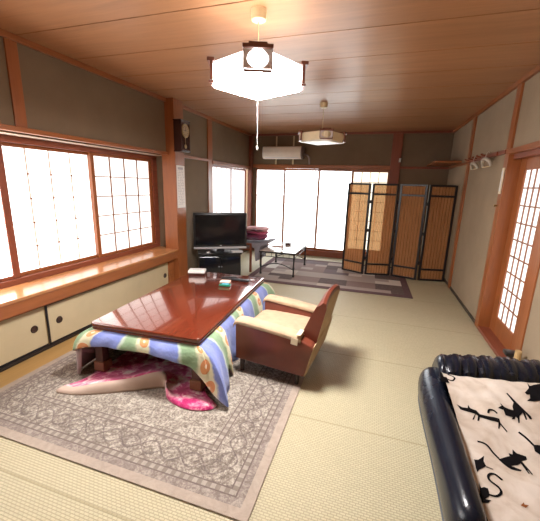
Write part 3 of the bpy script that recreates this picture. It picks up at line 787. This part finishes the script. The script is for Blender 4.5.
# back: leaning cushion with a rounded top, tan cloth behind
bk = B(); rowsA = []
prof = [(-.47, .28, 0), (-.445, .40, 0), (-.395, .52, 0), (-.352, .615, 0), (-.338, .660, 1), (-.315, .684, 1), (-.294, .674, 1), (-.290, .640, 1), (-.324, .40, 0), (-.364, .20, 0), (-.384, .115, 0)]
NY = 12
for (x, z, k) in prof:
    row = []
    for j in range(NY + 1):
        u = j / NY * 2 - 1
        row.append((x + (.012 * u * u if k else 0) , 2.43 + u * .245, z - (.030 * abs(u) ** 3 if k else 0) ))
    rowsA.append(row)
bk.grid(rowsA, matf=lambda i, j: 1 if i >= 7 else 0)
for side in (0, NY):
    vs_ = [r[side] for r in rowsA]; bk.poly(vs_ if side else vs_[::-1])
o = bk.build('backrest', [M_leath, M_leath_b], ac, True, keep=True, flip=True)
bw = B(); bw.prism([(-.392, .105), (-.338, .345), (-.332, .345), (-.386, .105)], 'y', 2.105, 2.755); bw.build('back_panel', M_leath_b, ac, keep=True)
for x in (-.905, -.455):
    for y in (2.145, 2.715):
        l = B(); l.cyl((x, y, .0095), (x, y, .135), .016, .022, 12); l.build('leg', plain('dark_leg', (.03, .014, .01), .4), ac, True, keep=True)
ac.rotation_euler = (0, 0, math.radians(-4.5))
ac.location = (-.582, 2.43, .009)

# ------------------------------------------------------------------ television and its stand
pL, pR = Vector((-2.486, 4.15)), Vector((-1.82, 4.565)); dv = (pR - pL); TVW = dv.length; TVA = math.atan2(dv.y, dv.x)
pm = (pL + pR) / 2
M_screen = plain('tv_screen', (.006, .007, .009), .12, .02)
M_silver = plain('silver_plastic', (.50, .49, .50), .3, .04)
tv = thing('television', 'flat black television on a low black stand in front of the left wall', 'television', (pm.x, pm.y, .432), TVA)
h = TVW / 2
B().box((0, .045, .318), (TVW, .07, .535), None, .008).build('housing', M_black, tv, True)
B().box((0, .008, .335), (TVW - .055, .006, .44), None, .001).build('screen', M_screen, tv)
sb = B(); sb.prism([(.012, .052), (-.004, .060), (-.004, .078), (.012, .086)], 'x', -h + .005, h - .005); sb.build('speaker_bar', M_silver, tv)
B().box((0, .0045, .1045), (.030, .002, .010)).build('brand_mark', plain('mark_silver', (.55, .55, .55), .3, .02), tv)
B().box((0, .05, .035), (.12, .04, .06), None, .006).build('neck', M_black, tv, True)
B().lathe([(.15, 0), (.15, .006), (.13, .012), (.04, .016)], (0, .06, .0), 32).build('foot', M_black, tv, True)
st = thing('television_stand', 'low black cabinet with a glass front carrying the television', 'stand', (pm.x, pm.y, 0), TVA)
c = B(); c.box((-.01, .15, .415), (.64, .40, .028), None, .004); c.box((-.01, .165, .20), (.62, .36, .402), None, .003); c.build('cabinet', M_black, st)
for sx in (-1, 1):
    d = B(); d.box((-.01 + sx * .153, -.022, .20), (.300, .010, .34), None, .002); do = d.build('glass_door', plain('smoked_glass', (.010, .010, .013), .08, .02), st)
    B().cyl((-.01 + sx * .02, -.028, .22), (-.01 + sx * .02, -.040, .22), .007, n=10).build('knob', M_silver, do, True)
B().box((-.01, .16, -.0 + .0045), (.56, .30, .009)).build('plinth', M_black, st)
bx_ = thing('set_top_box', 'small silver box with a white front on the stand under the television', 'box', (pm.x, pm.y, .4292), TVA)
B().box((.245, .0, .012), (.17, .09, .022), None, .003).build('body', M_silver, bx_)
B().box((.19, -.046, .012), (.022, .003, .012)).build('display', M_white, bx_)
o = B(); o.box((-.19, -.01, .009), (.045, .035, .018), None, .004)
o = o.build('small_adapter', M_white); o.location = (pm.x, pm.y, .4292); o.rotation_euler = (0, 0, TVA); tag(o, 'tiny white adapter on the left end of the television stand', 'adapter')

# ------------------------------------------------------------------ wooden chair behind the television with bedding on it
M_chairwood = wood('chair_wood', (.24, .075, .035), 'z', .35)
M_grey = plain('grey_cloth', (.30, .28, .31), .9, .12, 9, .3)
ch = thing('wooden_chair', 'wooden chair behind the television, draped with grey cloth', 'chair', (-2.15, 5.25, 0))
for x, y in ((-1.915, 4.985), (-1.915, 5.50), (-2.40, 4.985), (-2.40, 5.50)):
    B().mm((x - .017, y - .017, .0), (x + .017, y + .017, .46 if x > -2 else .80), .004).build('leg', M_chairwood, ch, keep=True)
s = B(); s.mm((-2.42, 4.965, .37), (-1.895, 5.52, .40), .006); s.build('seat_frame', M_chairwood, ch, keep=True)
for y in (4.985, 5.50): B().mm((-2.40, y - .018, .46), (-1.90, y + .018, .49), .006).build('armrest', M_chairwood, ch, keep=True)
B().mm((-2.425, 5.0, .55), (-2.395, 5.49, .80), .006).build('backrest', M_chairwood, ch, keep=True)
gd = B(); gd.prism([(-2.38, .408), (-2.38, .47), (-2.15, .48), (-1.95, .485), (-1.80, .495), (-1.69, .522), (-1.635, .535), (-1.615, .515), (-1.665, .472), (-1.765, .437), (-1.795, .32), (-1.81, .19), (-1.85, .18), (-1.872, .408)], 'y', 5.02, 5.47, .018, 0, 3)
o = gd.build('seat_cloth', M_grey, ch, True, keep=True)
def bedding(name, label, c, sz, mat, seed, rz):
    random.seed(seed); b = B(); n = 12; rows_ = []
    for i in range(n + 1):
        th = 2 * PI * i / n
        row = []
        for j in range(9):
            v = j / 8 * 2 - 1; e = (1 - abs(v) ** 4) ** .4
            row.append((sz[0] / 2 * math.copysign(abs(math.cos(th)) ** .45, math.cos(th)) * (.55 + .45 * e) + random.uniform(-.008, .008), sz[1] / 2 * v, sz[2] / 2 * math.copysign(abs(math.sin(th)) ** .6, math.sin(th)) * (.35 + .65 * e) + .008 * math.sin(3 * j + 2 * i)))
        rows_.append(row)
    rows_[-1] = rows_[0]
    b.grid(rows_); o = b.build(name, mat, smooth=True); o.location = c; o.rotation_euler = (0, 0, rz); smooth_mod(o, 1)
    return o
M_mag = plain('plum_cotton', (.38, .07, .14), .9, .3, 7, .3)
M_rose = plain('rose_cotton', (.72, .40, .42), .9, .25, 9, .3)
M_plum = plain('dark_plum_cotton', (.20, .035, .085), .9, .3, 7, .3)
tag(bedding('folded_blanket', 'dark plum folded blanket on the chair, at the bottom of the pile', (-1.98, 5.245, .566), (.50, .40, .10), M_plum, 1, .1), 'dark plum folded blanket on the chair, at the bottom of the pile', 'blanket')
tag(bedding('floor_cushion', '', (-1.95, 5.25, .632), (.44, .38, .075), M_mag, 2, -.1), 'plum red cushion in the middle of the pile on the chair', 'cushion', 'cushions piled on the chair')
tag(bedding('floor_cushion', '', (-1.90, 5.24, .700), (.40, .34, .075), M_rose, 5, .15), 'rose pink cushion on top of the pile on the chair', 'cushion', 'cushions piled on the chair')

# ------------------------------------------------------------------ coffee table
M_iron = plain('black_iron', (.022, .018, .018), .4, .1)
x0, x1, y0, y1, zt = -1.735, -1.145, 4.915, 5.82, .40
ct = thing('coffee_table', 'small coffee table with a glossy pale top and black iron legs', 'table', (-1.44, 5.37, .009))
B().mm((x0, y0, zt - .018), (x1, y1, zt), .005).build('tabletop', plain('sheen_pale_top', (.62, .50, .42), .12, .12, 5, coat=.5), ct, keep=True)  # window reflection on a browner top put into the pale colour
e = B()
for lo, hi in (((x0 - .006, y0 - .006, zt - .03), (x1 + .006, y0 + .012, zt - .004)), ((x0 - .006, y1 - .012, zt - .03), (x1 + .006, y1 + .006, zt - .004)), ((x0 - .006, y0, zt - .03), (x0 + .012, y1, zt - .004)), ((x1 - .012, y0, zt - .03), (x1 + .006, y1, zt - .004))): e.mm(lo, hi, .003)
e.build('top_rim', M_iron, ct, keep=True)
for x in (x0 + .018, x1 - .018):
    for y in (y0 + .018, y1 - .018):
        l = B(); l.lathe([(.019, .0095), (.021, .03), (.013, .05), (.012, .12), (.019, .15), (.012, .18), (.012, .27), (.019, .30), (.012, .33), (.014, zt - .025)], (x, y, 0), 12)
        l.build('leg', M_iron, ct, True, keep=True)
for y in (y0 + .018, y1 - .018):
    b = B(); b.tube([(x0 + .018 + (x1 - x0 - .036) * k / 12, y, .12 + .085 * math.sin(PI * k / 12)) for k in range(13)], .007, 8); b.build('arched_stretcher', M_iron, ct, True, keep=True)
    b = B(); b.tube([(x0 + .018, y, .31), (x1 - .018, y, .31)], .006, 8)
    for k in range(1, 6): xx = x0 + (x1 - x0) * k / 6; b.tube([(xx, y, .31), (xx, y, zt - .022)], .004, 6)
    b.build('apron_rail', M_iron, ct, True, keep=True)
for x in (x0 + .018, x1 - .018):
    b = B(); b.tube([(x, y0 + .018, .31), (x, y1 - .018, .31)], .006, 8); b.build('side_rail', M_iron, ct, True, keep=True)
t = thing('small_dish', 'small dark round dish on the coffee table', 'dish', (-1.44, 5.60, zt + .0005))
B().lathe([(.05, 0), (.055, .01), (.06, .035), (.052, .035), (.047, .012), (.005, .010)], n=24).build('bowl', plain('dark_red_glaze', (.10, .03, .025), .25, .1), t, True)
o = B(); o.box((0, 0, .004), (.20, .14, .007), None, .002); o.box((.01, .006, .010), (.16, .11, .005), (0, 0, .15), .001)
o = o.build('folded_towel', plain('pale_pink_cloth', (.80, .60, .54), .9, .05)); o.location = (-1.56, 5.36, zt + .0005); o.rotation_euler = (0, 0, .3); tag(o, 'pale folded cloth on the coffee table in front of the dark dish', 'cloth')

# ------------------------------------------------------------------ folding screen
def reed(name):
    n = N(name); v = n.coords(); sp = n.n('ShaderNodeSeparateXYZ', {0: v})
    s1 = n.math('SINE', n.math('MULTIPLY', sp.outputs[2], 2 * PI / .012)); nz = n.noise(n.coords((30, 30, 1.2)), 3, 4, .6); st = n.math('SINE', n.math('MULTIPLY', sp.outputs[0], 2 * PI / .045))
    col = n.ramp(nz, [(.3, (.50, .25, .115)), (.5, (.58, .30, .14)), (.7, (.66, .37, .19))])
    col = n.mix(n.math('MULTIPLY', n.math('GREATER_THAN', st, .86), .35), col, (.14, .05, .02))
    p = n.n('ShaderNodeBsdfDiffuse', {'Color': col}); tl = n.n('ShaderNodeBsdfTranslucent', {'Color': col}); tr = n.n('ShaderNodeBsdfTransparent', {'Color': (.95, .80, .62)})
    m1 = n.n('ShaderNodeMixShader', {0: .35, 1: p, 2: tl})
    al = n.math('MULTIPLY_ADD', s1, .05, .50)
    m2 = n.n('ShaderNodeMixShader', {0: al, 1: m1, 2: tr}); n.t.links.new(m2.outputs[0], n.out.inputs[0])
    return n.m
M_reed = reed('woven_reed'); M_lacq = plain('black_lacquer', (.012, .010, .011), .28, .1)
fs = thing('folding_screen', 'black framed four-panel folding screen with woven reed panels by the right wall', 'screen', (.33, 5.62, 0))
pts = [((-.478, 5.735), (-.112, 5.562)), ((-.088, 5.562), (.312, 5.652)), ((.330, 5.650), (.712, 5.540)), ((.735, 5.540), (1.128, 5.625))]
HT = 1.497
for (xa, ya), (xb, yb) in pts:
    d = Vector((xb - xa, yb - ya)); L = d.length; ang = math.atan2(d.y, d.x)
    f = B()
    for u in (.017, L - .017): f.box((u, 0, HT / 2 + .005), (.034, .022, HT - .01), None, .002)
    for z in (.022, .19, HT - .165, HT - .012): f.box((L / 2, 0, z), (L - .06, .020, .030), None, .002)
    fo = f.build('panel_frame', M_lacq, fs); fo.location = (xa - .33, ya - 5.62, .009); fo.rotation_euler = (0, 0, ang)
    r_ = B()
    for za, zb_ in ((.034, .178), (.202, HT - .177), (HT - .153, HT - .024)): r_.box((L / 2, 0, (za + zb_) / 2), (L - .05, .004, zb_ - za))
    r_.build('reed_panel', M_reed, fo)
for (x, y) in ((-.100, 5.555), (.321, 5.660), (.7235, 5.532)):
    for z in (.30, .76, 1.22): B().box((x, y, z), (.026, .012, .05), None, .002).build('hinge', M_lacq, fs, keep=True)

# ------------------------------------------------------------------ leather sofa with the cat blanket
def leather():
    n = N('black_leather'); v = n.coords()
    a = n.noise(v, 140, 3, .6); b = n.noise(v, 6, 4, .6)
    col = n.ramp(b, [(.3, (.005, .007, .014)), (.7, (.009, .012, .022))])
    return n.pbr(col, n.math('MULTIPLY_ADD', b, .12, .20), n.bump(a, .10, .003), spec=.35)
M_sofa = leather(); M_pipe = plain('leather_piping', (.05, .055, .065), .3)
so = thing('sofa', 'low black leather sofa with rounded arm, covered by a cat print blanket', 'sofa', (.78, 1.4, 0))
def sect(y, k=1.0, up=0.0):
    P = [(.408, .012), (.392, .10), (.362, .225), (.344, .262), (.322, .32), (.318, .385), (.330, .430), (.362, .462), (.395, .470), (.422, .458), (.438, .425), (.445, .30)]
    return [(.40 + (x - .40) * k, y, max(.012, z if k == 1 else .30 + (z - .30) * (.55 + .45 * k) + up)) for x, z in P]
a_ = B(); rows_ = [sect(.955, .30), sect(.965, .70), sect(.99, .93)] + [sect(1.04 + .0875 * i) for i in range(9)] + [sect(1.84, .98), sect(1.90, .90), sect(1.93, .65), sect(1.94, .35)]
rows_ = [[(x + .004 * math.sin(y * 5.3 + i * .5), y, z + .003 * math.sin(y * 8 + i)) for i, (x, y, z) in enumerate(r)] for r in rows_]
a_.grid(rows_); a_.poly(rows_[0]); a_.poly(rows_[-1][::-1])
ao = a_.build('arm', M_sofa, so, True, keep=True, flip=True); smooth_mod(ao, 1)
pp = B(); pp.tube([(r[3][0] - .004, r[3][1], r[3][2]) for r in rows_[2:-2]], .0045, 8); pp.build('piping', M_pipe, ao, True, keep=True)
s = B(); s.mm((.44, .80, .012), (1.13, 1.78, .385), .03, 0, 3); s.build('seat', M_sofa, so, True, keep=True)
# backrest: gathered, puffy leather roll along the far side
bk = B(); rows_ = []
NX = 96
PB = [(1.79, .012), (1.765, .30), (1.745, .40), (1.742, .47), (1.760, .51), (1.80, .532), (1.86, .540), (1.925, .53), (1.98, .49), (2.01, .44), (2.02, .25), (2.02, .012)]
for i in range(NX + 1):
    u = i / NX; x = .405 + u * (1.125 - .405)
    e = min(1, (max(0, 1 - abs(2 * u - 1)) / .14)) ; e = (1 - (1 - e) ** 2) ** .5
    bul = .012 * math.sin(PI * min(1, u * 1.05)) ** .8 * 1.0
    row = []
    for k, (y, z) in enumerate(PB):
        g = (math.sin(x * 2 * PI / .105 + 2.4 * math.sin(x * 11) - k * .75) * .5 + .5) ** 5 + .6 * (math.sin(x * 2 * PI / .043 + 3.0 * math.sin(x * 9 + 1) - k * .60) * .5 + .5) ** 7
        cr_ = -.024 * g * (1 if 2 <= k <= 9 else 0)
        yc, zc_ = 1.875, .36
        kk = .80 + .20 * e if z > .05 else .9 + .1 * e
        row.append((x, .14 * u + yc + (y - yc) * (kk + cr_ * 1.5), max(.012, zc_ + (z - zc_) * (kk + cr_ * 3) + (bul if z > .3 else 0))))
    rows_.append(row)
bk.grid(rows_); bk.poly(rows_[0]); bk.poly(rows_[-1][::-1])
bo = bk.build('backrest', M_sofa, so, True, keep=True, flip=True)

CAT_POLYS=[[[0.4459,1.5582],[0.4699,1.5484],[0.4914,1.5517],[0.4969,1.5731],[0.5023,1.5565],[0.5273,1.5524],[0.5378,1.5348],[0.5728,1.5288],[0.6125,1.5291],[0.6118,1.5098],[0.6304,1.4774],[0.627,1.4701],[0.6093,1.4997],[0.6003,1.4788],[0.5967,1.4798],[0.6035,1.5077],[0.5766,1.5104],[0.5346,1.5192],[0.5253,1.4926],[0.5191,1.4939],[0.5271,1.5222],[0.5206,1.5305],[0.5058,1.4954],[0.4994,1.4957],[0.518,1.5299],[0.4837,1.5313],[0.4593,1.5354]],[[0.6344,1.6114],[0.637,1.5958],[0.6186,1.5806],[0.64,1.5756],[0.6417,1.551],[0.6683,1.5479],[0.6614,1.5365],[0.6738,1.5397],[0.6823,1.5563],[0.6883,1.5501],[0.683,1.5231],[0.6896,1.5276],[0.7005,1.5658],[0.7179,1.5853],[0.7194,1.5512],[0.726,1.5529],[0.7263,1.5874],[0.7359,1.5554],[0.7442,1.5574],[0.7449,1.5722],[0.7271,1.6031],[0.6842,1.6854],[0.6793,1.6799],[0.6958,1.6331],[0.6864,1.6139],[0.6843,1.5921],[0.6644,1.5922],[0.6486,1.5934]],[[0.8086,1.811],[0.7998,1.7624],[0.7674,1.7181],[0.7687,1.6971],[0.7851,1.7092],[0.7727,1.6722],[0.755,1.655],[0.7838,1.6571],[0.8194,1.6794],[0.8733,1.822],[0.8359,1.8027],[0.8107,1.7807]],[[0.3959,1.7489],[0.4085,1.7304],[0.4064,1.7043],[0.4256,1.7186],[0.4326,1.6745],[0.4033,1.6635],[0.3922,1.6564],[0.3893,1.6765]],[[0.5591,1.3337],[0.6047,1.3574],[0.6052,1.3713],[0.6192,1.3709],[0.6264,1.3956],[0.6362,1.3805],[0.6646,1.3709],[0.6636,1.3571],[0.6428,1.3462],[0.6552,1.313],[0.6604,1.291],[0.6558,1.2875],[0.6477,1.3105],[0.6499,1.2892],[0.6447,1.2874],[0.6357,1.3347],[0.6208,1.3204],[0.5979,1.3127],[0.6268,1.2984],[0.6212,1.2915],[0.5926,1.2961],[0.5767,1.3103]],[[0.4629,1.2907],[0.4785,1.2962],[0.5075,1.3266],[0.498,1.298],[0.5007,1.2735],[0.4864,1.2585],[0.4686,1.2424],[0.4605,1.2318],[0.4592,1.2489]],[[0.4533,1.1812],[0.4531,1.155],[0.4662,1.1682],[0.4791,1.1684],[0.4775,1.1509],[0.4712,1.1281],[0.454,1.11],[0.4732,1.1127],[0.4602,1.0988],[0.44,1.0917],[0.4402,1.1091],[0.4435,1.1348]],[[0.7102,1.4364],[0.7396,1.44],[0.7251,1.3973],[0.7086,1.41]]]
CAT_STROKES=[[[0.572,1.5434],[0.5798,1.5605],[0.5971,1.5648],[0.6104,1.553]],[[0.4356,1.7495],[0.4573,1.7382],[0.4639,1.7226],[0.4509,1.7022],[0.4278,1.7029]],[[0.5636,1.337],[0.5481,1.3588],[0.5332,1.3873],[0.5127,1.3955],[0.4987,1.3934]],[[0.4998,1.2702],[0.5227,1.2664]],[[0.4707,1.1377],[0.5008,1.1449],[0.5194,1.1656],[0.5159,1.1857],[0.4978,1.2014],[0.4924,1.2177],[0.5046,1.2379],[0.5232,1.2445],[0.5407,1.2256]],[[0.6736,1.4844],[0.6931,1.4626],[0.7125,1.4327]]]
CAT_BROWN=[[[0.5656,1.1294],[0.5803,1.1463],[0.5806,1.1385],[0.5925,1.1388],[0.5787,1.1248]]]

def zb(x, y):
    t = min(max((y - 1.30) / .45, 0), 1)
    return .40 + .10 * t * t * (3 - 2 * t)
def zw(x, y):   # blanket surface with soft creases
    z = zb(x, y) + .0035 * math.sin(x * 31 + y * 9) * math.sin(y * 23 - x * 6) + .002 * math.sin(x * 70 + y * 40)
    if x < .46: z += .012 * ((.46 - x) / .05) ** 2
    return z
bl = B(); R_ = []
NXB, NYB = 44, 56
for j in range(NYB + 1):
    row = []
    for i in range(NXB + 1):
        v = j / NYB; u = i / NXB
        yt = 1.748 + .12 * u - .00; y = .79 + v * (yt - .79)
        xl = .442 - .036 * max(0, (y - 1.42) / .33) ** 1.0 if y > 1.42 else .442
        xl = xl if y < 1.6 else max(.404, xl)
        x = xl + u * (1.105 - xl)
        row.append((x, y, zw(x, y)))
    R_.append(row)
bl.grid(R_)
def lay(x, y): return (x, y, zw(x, y) + .0016)
from mathutils.geometry import tessellate_polygon
def patch(poly, mat):
    # fine triangles so that the print follows the cloth
    tris = tessellate_polygon([[Vector((x, y, 0)) for x, y in poly]])
    def put(a, b, c, d):
        L = max((a - b).length, (b - c).length, (c - a).length)
        if L > .02 and d < 6:
            if L == (a - b).length: m = (a + b) / 2; put(a, m, c, d + 1); put(m, b, c, d + 1)
            elif L == (b - c).length: m = (b + c) / 2; put(a, b, m, d + 1); put(a, m, c, d + 1)
            else: m = (c + a) / 2; put(a, b, m, d + 1); put(m, b, c, d + 1)
            return
        if ((b - a).x * (c - a).y - (b - a).y * (c - a).x) < 0: b, c = c, b
        bl.poly([lay(*a), lay(*b), lay(*c)], mat)
    P = [Vector(p) for p in poly]
    for t in tris: put(P[t[0]], P[t[1]], P[t[2]], 0)
for p in CAT_POLYS: patch(p, 1)
for p in CAT_BROWN: patch(p, 2)
for s_ in CAT_STROKES:
    P = [Vector(p) for p in s_]; sm = []
    for i in range(len(P) - 1):
        q0, q1, q2, q3 = P[max(i - 1, 0)], P[i], P[i + 1], P[min(i + 2, len(P) - 1)]
        for k in range(5):
            t = k / 5; sm.append(Vector([cr(q0[c_], q1[c_], q2[c_], q3[c_], t) for c_ in (0, 1)]))
    sm.append(P[-1])
    wv = .0042 if len(s_) > 2 else .002
    for i in range(len(sm) - 1):
        d0 = (sm[min(i + 1, len(sm) - 1)] - sm[max(i - 1, 0)]).normalized(); d1 = (sm[min(i + 2, len(sm) - 1)] - sm[i]).normalized()
        n0, n1 = Vector((-d0.y, d0.x)) * wv, Vector((-d1.y, d1.x)) * wv
        bl.poly([lay(*(sm[i] - n0)), lay(*(sm[i + 1] - n1)), lay(*(sm[i + 1] + n1)), lay(*(sm[i] + n0))], 1)
def fleece():
    n = N('beige_fleece'); v = n.coords(); a = n.noise(v, 9, 4, .6, .6); b = n.noise(v, 160, 2, .6)
    col = n.ramp(a, [(.32, (.50, .40, .32)), (.46, (.60, .51, .43)), (.62, (.68, .60, .53))])
    return n.pbr(col, .95, n.bump(b, .3, .003), spec=.1, sheen=.2)
o = bl.build('cat_blanket', [fleece(), plain('black_print', (.008, .007, .008), .95, .1, spec=.05), plain('brown_print', (.26, .09, .03), .9, .1, spec=.1)], smooth=True)
tag(o, 'beige fleece blanket with black cat silhouettes spread over the black sofa', 'blanket')

t = thing('wooden_block', 'small pale wooden post with a black ledge behind the sofa by the door', 'block', (XR - .03, 2.78, 0))
B().cyl((XR - .035, 2.755, .0), (XR - .035, 2.755, .262), .022, .022, 16).build('post', wood('pale_pine', (.62, .42, .20), 'z', .5), t, True, keep=True)
B().mm((XR - .10, 2.78, .19), (XR - .015, 2.86, .22), .006).build('cap', M_black, t, True, keep=True)
B().mm((XR - .07, 2.80, .0), (XR - .045, 2.84, .195), .003).build('cap_stand', M_black, t, keep=True)

# ------------------------------------------------------------------ camera, light, colour
YAW, PITCH, ROLL, FPX = -.3061, .2279, .0287, 327.5855
fw = Vector((math.sin(YAW) * math.cos(PITCH), math.cos(YAW) * math.cos(PITCH), -math.sin(PITCH)))
r0 = Vector((math.cos(YAW), -math.sin(YAW), 0)); u0 = r0.cross(fw)
rr = r0 * math.cos(ROLL) + u0 * math.sin(ROLL); uu = -r0 * math.sin(ROLL) + u0 * math.cos(ROLL)
cd = bpy.data.cameras.new('camera'); cam = bpy.data.objects.new('camera', cd); COL.objects.link(cam)
cam.matrix_world = Matrix(((rr.x, uu.x, -fw.x, 0), (rr.y, uu.y, -fw.y, 0), (rr.z, uu.z, -fw.z, 1.4431), (0, 0, 0, 1)))
cd.sensor_fit = 'HORIZONTAL'; cd.sensor_width = 36; cd.lens = FPX / 540 * 36; cd.clip_start = .05; cd.clip_end = 100
scene.camera = cam
wd = bpy.data.worlds.new('sky'); scene.world = wd; wd.use_nodes = True
bg = wd.node_tree.nodes['Background']; bg.inputs[0].default_value = (.96, .98, 1, 1); bg.inputs[1].default_value = 5.0
vs = scene.view_settings; scene.display_settings.display_device = 'sRGB'
vs.view_transform = 'Standard'; vs.look = 'None'; vs.gamma = 1; vs.use_curve_mapping = False; vs.exposure = 0.92
